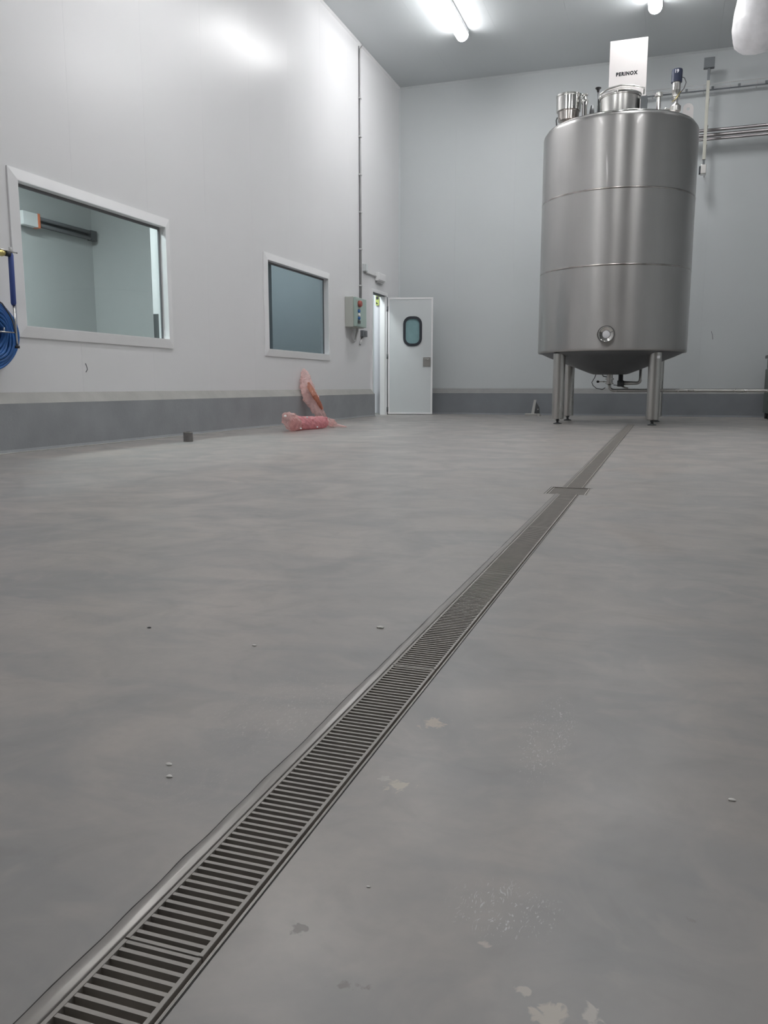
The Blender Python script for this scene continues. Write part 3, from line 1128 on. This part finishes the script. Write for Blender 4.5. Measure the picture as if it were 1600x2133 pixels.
# sign plate on two feet
pl = MB().box(-.992, -.470, 13.04, 13.056, 4.40, 5.475, .002).build('sign_plate', M['sign'], tank, label='white metal sheet with small black lettering')
MB().box(-.96, -.93, 13.057, 13.08, 4.2, 4.9).build('sign_post', M['steel'], tank)
MB().box(-.53, -.50, 13.057, 13.08, 4.2, 4.9).build('sign_post', M['steel'], tank)
letters('lettering', 'PERINOX', .066, M['ink'], pl, (-.748, 13.0393, 5.012), Matrix.Rotation(PI / 2, 4, 'X') @ Matrix.Diagonal((.92, 1, 1, 1)), bold=.0042, spacing=1.22)

# pipework below the tank
ov = MB().lathe([(.045, .74), (.045, .67), (.062, .668), (.062, .65), (.045, .648), (.045, .60), (.06, .598), (.06, .585), (.035, .58)], -.80, TY, 24).build('outlet_valve', M['steel'], tank)
auto_smooth(ov, 40)
MB().tube([(-.84, TY - .05, .617), (-.955, TY - .08, .619)], .007, 8).build('valve_handle', M['steel'], ov)
MB().lathe([(0, -.02), (.018, -.012), (.02, 0), (.018, .012), (0, .02)], -.965, TY - .08, 12, cz=.619).build('handle_knob', M['black'], ov)
MB().tube([(-1.0, TY, .74), (-1.02, TY, .68), (-1.06, TY, .61), (-1.04, TY, .56), (-.99, TY, .52), (-.90, TY, .50), (-.86, TY, .53)], .006, 6).build('drain_cable', M['cable'], tank)
MB().tube([(-.92, TY + .1, .735), (-.90, TY + .1, .70), (-.85, TY + .1, .69), (-.80, TY + .08, .70)], .008, 6).build('drain_cable', M['cable'], tank)
MB().tube([(-.74, TY, .57), (-.66, TY, .56), (-.62, TY, .58), (-.59, TY, .62)], .006, 6).build('drain_cable', M['cable'], tank)

dp = MB()
pth = [Vector((-.80, TY, .58)), Vector((-.80, TY, .56))] + arc((-.73, TY, .558), (-1, 0, 0), (0, 0, -1), .07, 0, PI / 2, 6) + [Vector((1.0, TY, .488)), Vector((XR - .01, TY, .488))]
dp.tube(pth, .023, 14)
o = tag(dp.build('drain_pipe', M['steel']), 'thin bright steel pipe running right from under the tank at kerb height', 'pipe')
z_ = .598
pth = [Vector((-.36, TY + .15, .86)), Vector((-.36, TY + .15, .66))] + arc((-.41, TY + .15, .648), (1, 0, 0), (0, 0, -1), .05, 0, PI / 2, 6) + [Vector((-.62, TY + .15, z_))]
MB().tube(pth, [.020] * 2 + [.024] * 7 + [.033], 14).build('return_pipe', M['steel'], tank)
MB().lathe([(.035, .80), (.035, .64), (.05, .635), (.05, .55), (.03, .545), (.0, .545)], -.645, TY + .15, 20).build('butterfly_valve', M['darksteel'], tank)
MB().tube([(-.62, TY + .13, .55), (-.58, TY + .1, .53), (-.53, TY + .08, .52)], .012, 8).build('stub_pipe', M['steel'], tank)

# ================================================================== WALL PIPES ON THE BACK WALL
YP = 15.72
for z_, r_, lb in ((4.868, .026, 'upper bright steel pipe along the back wall right of the tank'),
                   (4.800, .030, 'middle steel pipe along the back wall right of the tank'),
                   (4.735, .022, 'lower thin steel pipe along the back wall right of the tank')):
    b = MB().tube([(-.6, YP + (0 if z_ > 4.8 else .05), z_), (XR - .001, YP + (0 if z_ > 4.8 else .05), z_)], r_, 14)
    tag(b.build('wall_pipe', M['pipe']), lb, 'pipe', 'pipes along the back wall')
    
t = thing('pipe_support', 'tall upright pale bar with square grey head and foot, carrying the wall pipes', 'bracket', (.437, 15.62, 4.2))
bx = .437
MB().box(bx - .085, bx + .085, 15.57, 15.67, 5.825, 5.985, .006).build('head_box', M['greybox'], t)
MB().box(bx - .02, bx + .02, 15.60, 15.64, 5.63, 5.8249).build('neck', M['greybox'], t)
MB().box(bx - .026, bx + .026, 15.59, 15.65, 4.37, 5.6299, .004).build('bar', M['beige'], t)
MB().box(bx - .018, bx + .018, 15.60, 15.64, 4.28, 4.3699).build('lower_rod', M['greybox'], t)
MB().box(bx - .045, bx + .045, 15.55, 15.69, 4.13, 4.2799, .008).build('foot_clamp', M['steel'], t)
MB().box(bx - .07, bx - .045, 15.57, 15.66, 4.14, 4.26, .004).build('clamp_plate', M['rubber'], t)
for z_ in (4.20, 4.62, 4.93, 5.35, 5.90):
    MB().tube([(bx + .03, 15.62, z_), (bx + .03, YB - .001, z_)], .010, 8).build('strut', M['steel'], t)

t = thing('cable_tray', 'thin wire cable tray high on the back wall beside the tank sign', 'cable tray', (1.0, 15.85, 5.63))
for dz, dy_, r_ in ((0, .10, .007), (0, 0, .007), (.06, 0, .006), (-.02, .05, .012)):
    MB().tube([(-1.4, 15.88 + dy_, 5.60 + dz), (XR - .001, 15.88 + dy_, 5.60 + dz)], r_, 6).build(
        'wire', M['conduit'] if r_ < .01 else M['greybox'], t)
xx = -1.3
while xx < 7:
    MB().tube([(xx, 15.88, 5.66), (xx, 15.88, 5.593), (xx, YB - .001, 5.593)], .005, 5).build('tray_rib', M['conduit'], t)
    MB().box(xx + .12, xx + .16, 15.862, 15.878, 5.575, 5.615).build('clip', M['greybox'], t)
    xx += .42

# ================================================================== LEFT WALL ELECTRICS
cy_ = 13.862
t = thing('conduit', 'grey conduit and cable running down the left wall from ceiling to switch box', 'conduit', (XL, cy_, 2.0))
MB().tube([(XL + .022, cy_, 1.95), (XL + .022, cy_, ZC - .1), (XL + .03, cy_ + .1, ZC - .02)], .014, 10).build('conduit_tube', M['conduit'], t)
MB().tube([(XL + .010, cy_ - .035, 1.95), (XL + .010, cy_ - .035, ZC - .06)], .0055, 8).build('cable', M['cable'], t, label='dark cable beside the conduit')
z_ = 2.3
while z_ < ZC - .3:
    MB().box(XL, XL + .044, cy_ - .05, cy_ + .022, z_ - .012, z_ + .012, .003).build('clip', M['conduit'], t)
    z_ += .62
t = thing('junction_box', 'small grey box beside the conduit above the switch box', 'junction box', (XL, 13.97, 2.55))
pj = P(757, 557, 0, XL)
MB().box(XL, XL + .06, pj.y - .05, pj.y + .07, pj.z - .07, pj.z + .06, .008).build('case', M['white2'], t)
MB().box(XL + .0601, XL + .066, pj.y - .042, pj.y + .062, pj.z - .062, pj.z + .052, .002).build('cover', M['white2'], t)
ka, kb_ = P(758, 566, 0, XL + .02), P(785, 575, 0, XL + .02)
kb_.z = ka.z
tag(MB().tube([(XL + .02, pj.y + .071, ka.z), (XL + .02, kb_.y, ka.z)], .015, 8).build('conduit', M['conduit']),
    'short level grey conduit between the two small boxes above the door', 'conduit')
q0, q1 = P(786, 566, 0, XL + .05), P(801, 588, 0, XL + .05)
t = thing('junction_box', 'white rectangular lamp box on the wall just above the open door', 'junction box', (XL, q0.y, q1.z))
zc_ = ka.z
MB().box(XL, XL + .07, q0.y, q1.y, zc_ - .075, zc_ + .075, .012).build('case', M['white'], t)
MB().box(XL + .0701, XL + .085, q0.y + .02, q1.y - .02, zc_ - .06, zc_ + .06, .006).build('cover', M['white'], t)
MB().box(XL + .001, XL + .05, q0.y + .05, q1.y - .05, zc_ - .105, zc_ - .0751, .004).build('lower_lip', M['conduit'], t)

t = thing('switch_box', 'grey-green electric control box with red and blue switches on the left wall', 'control box', (XL, 13.2, 1.5))
b0, b1, bz0, bz1 = 13.13, 13.66, 1.545, 2.045
MB().box(XL, XL + .15, b0, b1, bz0, bz1, .012).build('case', M['boxgrey'], t)
MB().box(XL + .1501, XL + .20, b0 + .01, b1 - .01, bz0 + .01, bz1 - .01, .012).build('front_cover', M['boxgreen'], t)


def button(name, y, z, r, m, h=.03):
    b = MB()
    b.tube([(XL + .2001, y, z), (XL + .2001 + h * .6, y, z), (XL + .2001 + h, y, z)], [r, r, r * .8], 16)
    return b.build(name, m, t)


button('rotary_switch', b0 + .14, 1.93, .055, M['red'], .05)
button('button_ring', b0 + .12, 1.81, .028, M['blue'], .03)
button('button_ring', b0 + .12, 1.745, .028, M['white'], .03)
button('button_ring', b0 + .12, 1.69, .028, M['blue'], .03)
MB().box(XL + .2001, XL + .225, b0 + .08, b0 + .16, 1.60, 1.655, .006).build('socket_flap', M['darksteel'], t)
MB().tube([(XL + .06, b0 + .18, 1.56), (XL + .06, b0 + .18, 1.50)], .022, 10).build('cable_gland', M['conduit'], t)
MB().tube([(XL + .06, b1 - .1, 1.56), (XL + .06, b1 - .1, 1.50)], .022, 10).build('cable_gland', M['conduit'], t)
pa = [Vector((XL + .06, b0 + .18, 1.50)), Vector((XL + .05, b0 + .19, 1.42)), Vector((XL + .04, b0 + .25, 1.35)), Vector((XL + .03, b0 + .34, 1.315)),
      Vector((XL + .03, b0 + .42, 1.34)), Vector((XL + .04, b1 - .1, 1.42)), Vector((XL + .06, b1 - .1, 1.50))]
MB().tube(pa, .018, 10).build('looped_cable', M['conduit'], t)
MB().tube([(XL + .02, 13.80, 1.28), (XL + .02, 13.83, 1.33), (XL + .02, 13.90, 1.37), (XL + .02, 13.95, 1.44)], .018, 10).build('looped_cable', M['conduit'], t)
t = thing('wall_socket', 'small dark grey socket box right below the control box', 'socket', (XL, 14.0, 1.45))
s0 = P(759, 695, 0, XL + .04)
MB().box(XL, XL + .06, s0.y - .10, s0.y + .11, s0.z - .055, s0.z + .055, .006).build('case', M['greybox'], t)
MB().box(XL + .0601, XL + .075, s0.y - .05, s0.y + .06, s0.z - .035, s0.z + .035, .004).build('flap', M['greybox'], t)

# ================================================================== HOSE STATION at the left edge
XH = XL + .145
hc = thing('hose_coil', 'blue water hose coiled on a wall hook at the left edge', 'hose', (XL + .06, 5.27, .95))
random.seed(3)
for k in range(21):
    rr = .268 - .0235 * (k % 7) - .003 * random.random()
    xo = XL + .028 + .023 * (k // 7)
    cyy, czz = 5.268 + .008 * random.random(), .955 + .012 * random.random()
    n = 56
    ring_ = [Vector((xo + .012 * math.sin(3 * 2 * PI * i / n + k), cyy + rr * math.cos(2 * PI * i / n), czz + rr * 1.02 * math.sin(2 * PI * i / n))) for i in range(n)]
    b = MB()
    b.tube(ring_ + [ring_[0]], .0125, 8, cap=False)
    b.build('hose_loop', M['blue'], hc)
MB().tube([(XL, 5.35, .985), (XL + .10, 5.37, .985), (XL + .105, 5.37, 1.02)], .006, 8).build('hook', M['steel'], hc)
rod_a, rod_b = P(-6, 690, 0, XL + .115), P(33, 693, 0, XL + .115)
MB().tube([(XL + .115, rod_a.y, rod_a.z), (XL + .115, rod_b.y, rod_a.z)], .006, 8).build('retaining_rod', M['steel'], hc, label='bright steel retaining rod')

sl = thing('spray_lance', 'steel washing lance with blue grip hanging nozzle down beside the large window', 'spray lance', (XH, 5.6, 1.3))
g0, g1 = P(22, 527, 0, XH), P(28.5, 636, 0, XH)
l1 = P(36, 720, 0, XH)
MB().tube([g0, g0 + (g1 - g0) * .04, g1 + (g0 - g1) * .04, g1], [.014, .021, .021, .015], 14).build('grip', M['bluegrip'], sl)
MB().tube([g1, l1], .009, 10).build('lance_tube', M['steel'], sl)
dd = (l1 - g1).normalized()
MB().tube([l1, l1 + dd * .022], .019, 12).build('nozzle', M['black'], sl)
MB().tube([g0 - dd * .045, g0], .012, 8).build('inlet', M['conduit'], sl)
h0 = P(-8, 516, 0, XH)
MB().tube([(XL, h0.y, h0.z), (XH, h0.y, h0.z), (XH + .02, g0.y + .05, g0.z + .005)], .005, 8).build('hanger_rod', M['steel'], sl)
MB().tube([P(10, 527, 0, XH), P(19, 529, 0, XH)], .022, 12).build('coupling', M['rubber'], sl)
MB().tube([P(-10, 525, 0, XH), P(4, 527, 0, XH), P(9, 527, 0, XH)], [.022, .026, .018], 12).build('valve_knob', M['brass'], sl, label='brass coloured valve')
pts = [P(u, v, 0, XH + .03) for u, v in ((-30, 615), (-5, 626), (4, 632), (12, 643), (20, 655), (26, 668), (30, 682), (32, 694))]
tag(MB().tube(pts, .006, 8).build('thin_hose', M['cable']), 'thin dark hose arching from the coil to the lance', 'hose')

# ================================================================== HANGING BAG
bxx, byy = .90, 12.5
hb = thing('wrapped_pendant', 'long white plastic bag hanging from the ceiling in the upper right corner', 'bag', (bxx, byy, 5.6))
b = MB()
prof = [(.02, 4.905), (.10, 4.915), (.17, 4.945), (.225, 5.00), (.255, 5.08), (.268, 5.17), (.262, 5.28), (.245, 5.40), (.225, 5.52), (.205, 5.66), (.19, 5.80), (.17, 5.95),
        (.14, 6.08), (.09, 6.18), (.05, 6.26)]
n = 64
rings = []
for r_, z_ in prof:
    ring_ = []
    for k in range(n):
        a = 2 * PI * k / n
        v = Vector((math.cos(a) * 2.2, math.sin(a) * 2.2, z_ * 3.0))
        rr = r_ * 1.12 * (1 + .10 * noise.noise(v) + .035 * noise.noise(v * 2.7) + .012 * math.sin(9 * a + z_ * 4))
        ring_.append(b.b.verts.new((bxx + rr * math.cos(a), byy + rr * math.sin(a), z_)))
    rings.append(ring_)
for i in range(len(rings) - 1):
    for k in range(n):
        q = b.b.faces.new((rings[i][k], rings[i][(k + 1) % n], rings[i + 1][(k + 1) % n], rings[i + 1][k]))
        q.smooth = True
b.b.faces.new(rings[0][::-1])
b.build('plastic_bag', M['film'], hb)
MB().lathe([(0, 5.05), (.13, 5.06), (.15, 5.10), (.15, 5.50), (.05, 5.58), (.03, 5.62), (.03, ZC), (0, ZC)], bxx, byy, 24).build('pendant_core', M['lamphouse'], hb)


# ================================================================== PINK PLASTIC, STEEL CUP, BRACKET, CHIPS
def crumple(path, m, name, parent, n=26, sub=7, amp=.13, seed=0, flat=.45, sharp=1.0):
    """path: (point, half width, half depth); a folded, creased sheet wrapped round the path"""
    b = MB()
    pts = []
    for i in range(len(path) - 1):
        for k in range(sub):
            s_ = k / sub
            p = path[i][0].lerp(path[i + 1][0], s_)
            pts.append((p, path[i][1] * (1 - s_) + path[i + 1][1] * s_, path[i][2] * (1 - s_) + path[i + 1][2] * s_))
    pts.append(path[-1])
    rings = []
    side0 = Vector((.45, .9, 0)).normalized()
    for i, (p, wd, dp_) in enumerate(pts):
        a_ = pts[max(0, i - 1)][0]
        c_ = pts[min(len(pts) - 1, i + 1)][0]
        d = (c_ - a_).normalized()
        s_ = (side0 - d * side0.dot(d)).normalized()
        u = d.cross(s_)
        ring_ = []
        for k in range(n):
            a = 2 * PI * k / n
            q = Vector((math.cos(a) * 2.3 + seed, math.sin(a) * 2.3, i * .35))
            f_ = 1 + amp * 2 * (abs(noise.noise(q)) * 1.6 - .4) + amp * noise.noise(q * 3.1)
            ring_.append(b.b.verts.new(p + s_ * math.cos(a) * wd * f_ + u * math.sin(a) * dp_ * f_))
        rings.append(ring_)
    for v in (v for r in rings for v in r):
        if v.co.z < .002:
            v.co.z = .002 + .004 * random.random()
        if v.co.x < KX + .03 and v.co.z < .43:
            v.co.x = KX + .03 + .02 * random.random()
        if v.co.x < XL + .01:
            v.co.x = XL + .01 + .01 * random.random()
    for i in range(len(rings) - 1):
        for k in range(n):
            b.b.faces.new((rings[i][k], rings[i][(k + 1) % n], rings[i + 1][(k + 1) % n], rings[i + 1][k]))
    b.b.faces.new(rings[0][::-1])
    b.b.faces.new(rings[-1])
    return b.build(name, m, parent)


random.seed(5)
pk = thing('plastic_sheet', 'crumpled pale pink plastic sheet leaning up the kerb and wall below the smaller window', 'plastic sheet', (-4.95, 11.0, 0))
A = lambda u, v, x: P(u, v, 0, x)
crumple([(A(633, 768, -5.15), .012, .008), (A(635, 776, -5.13), .070, .02), (A(638, 793, -5.10), .11, .03), (A(642, 812, -5.05), .135, .04),
         (A(648, 830, -4.97), .15, .05), (A(658, 848, -4.90), .11, .05), (A(671, 866, -4.84), .065, .04), (A(681, 880, -4.80), .05, .03)],
        M['pink'], 'leaning_sheet', pk, seed=1.3)
crumple([(A(643, 797, -5.03), .02, .01), (A(648, 810, -4.96), .055, .02), (A(655, 824, -4.88), .045, .02), (A(664, 838, -4.84), .035, .02),
         (A(671, 852, -4.82), .02, .012)],
        M['rust'], 'inner_fold', pk, seed=4.1).__setitem__('label', 'orange-brown inner fold of the sheet')
crumple([(A(676, 873, -4.78), .03, .03), (P(690, 880, 2, .07), .055, .05), (P(702, 886, 2, .03), .035, .02), (P(722, 889, 2, .012), .012, .006)],
        M['pink'], 'trailing_end', pk, seed=2.0)
pr = thing('plastic_roll', 'rolled deep pink plastic lying on the floor against the kerb', 'plastic roll', (-4.8, 10.6, 0))
r0, r1 = P(612, 882, 2, .09), P(676, 880, 2, .075)
crumple([(r0, .075, .095), (r0.lerp(r1, .25), .075, .085), (r0.lerp(r1, .5), .075, .085), (r0.lerp(r1, .75), .075, .082), (r1, .065, .075)],
        M['pink2'], 'roll', pr, seed=7.0, amp=.12)
f0, f1 = P(594, 866, 2, .20), P(618, 889, 2, .045)
crumple([(f0 + Vector((-.01, 0, .01)), .03, .03), (f0.lerp(f1, .3), .085, .085), (f0.lerp(f1, .65), .10, .10), (f1, .075, .05), (P(630, 892, 2, .02), .03, .015)],
        M['pink'], 'flared_end', pr, seed=9.0, amp=.14)
for i, (u, v, z_) in enumerate(((641, 869, .17), (662, 889, .03), (628, 892, .05), (596, 866, .25))):
    c_ = P(u, v, 2, z_)
    b = MB()
    bmesh.ops.create_icosphere(b.b, subdivisions=1, radius=.014, matrix=Matrix.Translation(c_ + Vector((.02, -.06, 0))) @ Matrix.Diagonal((1, 1.3, .8, 1)))
    b.build('torn_scrap', M['white'], pr)

cup = thing('steel_cup', 'small round steel pipe end standing on the floor by the left kerb', 'pipe end', (-4.51, 7.1, 0))
o = MB().lathe([(.047, .0), (.047, .094), (.043, .094), (.043, .010), (0, .010)], -4.51, 7.12, 28).build('cup_wall', mat('dull_steel', (.28, .265, .26), .42, .8, var=.15, scale=25), cup)
auto_smooth(o, 50)
MB().lathe([(.0472, .0945), (.050, .090), (.050, .0975), (.043, .0975), (.043, .0945)], -4.51, 7.12, 28, sharp=True).build('rim', M['steel'], cup)

br = thing('steel_bracket', 'small upright steel bracket on a flat base plate left of the tank', 'bracket', (-2.33, 15.45, 0))
b = MB()
b.box(-2.46, -2.18, 15.38, 15.50, .0, .045, .003)
b.build('base_plate', M['steel'], br)
MB().prism([(-2.345, 15.40, .0451), (-2.290, 15.40, .0451), (-2.262, 15.43, .30), (-2.305, 15.43, .30)], (0, .02, 0)).build('upright', M['steel'], br)
MB().prism([(-2.2895, 15.425, .0451), (-2.19, 15.425, .0451), (-2.20, 15.425, .16), (-2.262, 15.425, .26)], (0, .015, 0)).build('gusset', M['darksteel'], br)
MB().tube([(-2.222, 15.424, .125), (-2.222, 15.40, .125)], .012, 8).build('bolt', M['polish'], br)

# equipment case reaching into the picture at the right edge
ec = thing('equipment_case', 'dark green-grey machine housing cut by the right edge near the back wall', 'machine', (2.0, 15.2, 0))
MB().box(1.625, 2.5, 15.0, 15.6, .10, .84, .01).build('lower_case', M['green'], ec)
MB().box(1.645, 2.5, 15.02, 15.58, .8401, 1.02, .01).build('upper_case', M['green'], ec)
MB().box(1.61, 2.52, 14.98, 15.62, 1.0201, 1.07, .006).build('top_plate', M['darksteel'], ec)
for lx in (1.68, 2.42):
    for ly in (15.06, 15.54):
        MB().tube([(lx, ly, 0), (lx, ly, .0999)], .03, 10).build('leg', M['darksteel'], ec)
MB().tube([(1.66, 14.999, .44), (1.66, 14.96, .44)], .03, 12).build('knob', M['polish'], ec)

# chips on the floor
chips = [(352, 1593, .0035, 'chip', 'upper of two pale chips left of the drain'), (353, 1618, .0035, 'chip', 'lower of two pale chips left of the drain'),
         (793, 1308, .006, 'chip', 'pale pebble left of the drain in mid floor'), (530, 1345, .0035, 'chip', 'tiny white chip in the middle of the left floor'),
         (311, 1308, .0035, 'dark', 'small dark crumb on the left floor'), (1525, 1667, .0035, 'chip', 'small pale chip on the floor near the right edge'),
         (768, 1848, .0018, 'chip', 'tiny pale chip right of the drain in the foreground'), (747, 1459, .003, 'dark', 'small dark crumb beside the drain')]
for i, (u, v, r_, k, lb) in enumerate(chips[:7]):
    p = P(u, v, 2, 0)
    b = MB()
    bmesh.ops.create_icosphere(b.b, subdivisions=2, radius=r_)
    for vv in b.b.verts:
        vv.co *= 1 + .35 * noise.noise(vv.co * 300 + Vector((i * 9, 0, 0)))
        vv.co.z *= .4
        vv.co.x *= 1.5
        if vv.co.z < -r_ * .3:
            vv.co.z = -r_ * .3
    bmesh.ops.translate(b.b, verts=b.b.verts, vec=(p.x, p.y, r_ * .3))
    tag(b.build('floor_chip', M['chip'] if k == 'chip' else M['black']), lb, 'debris', 'crumbs on the floor')
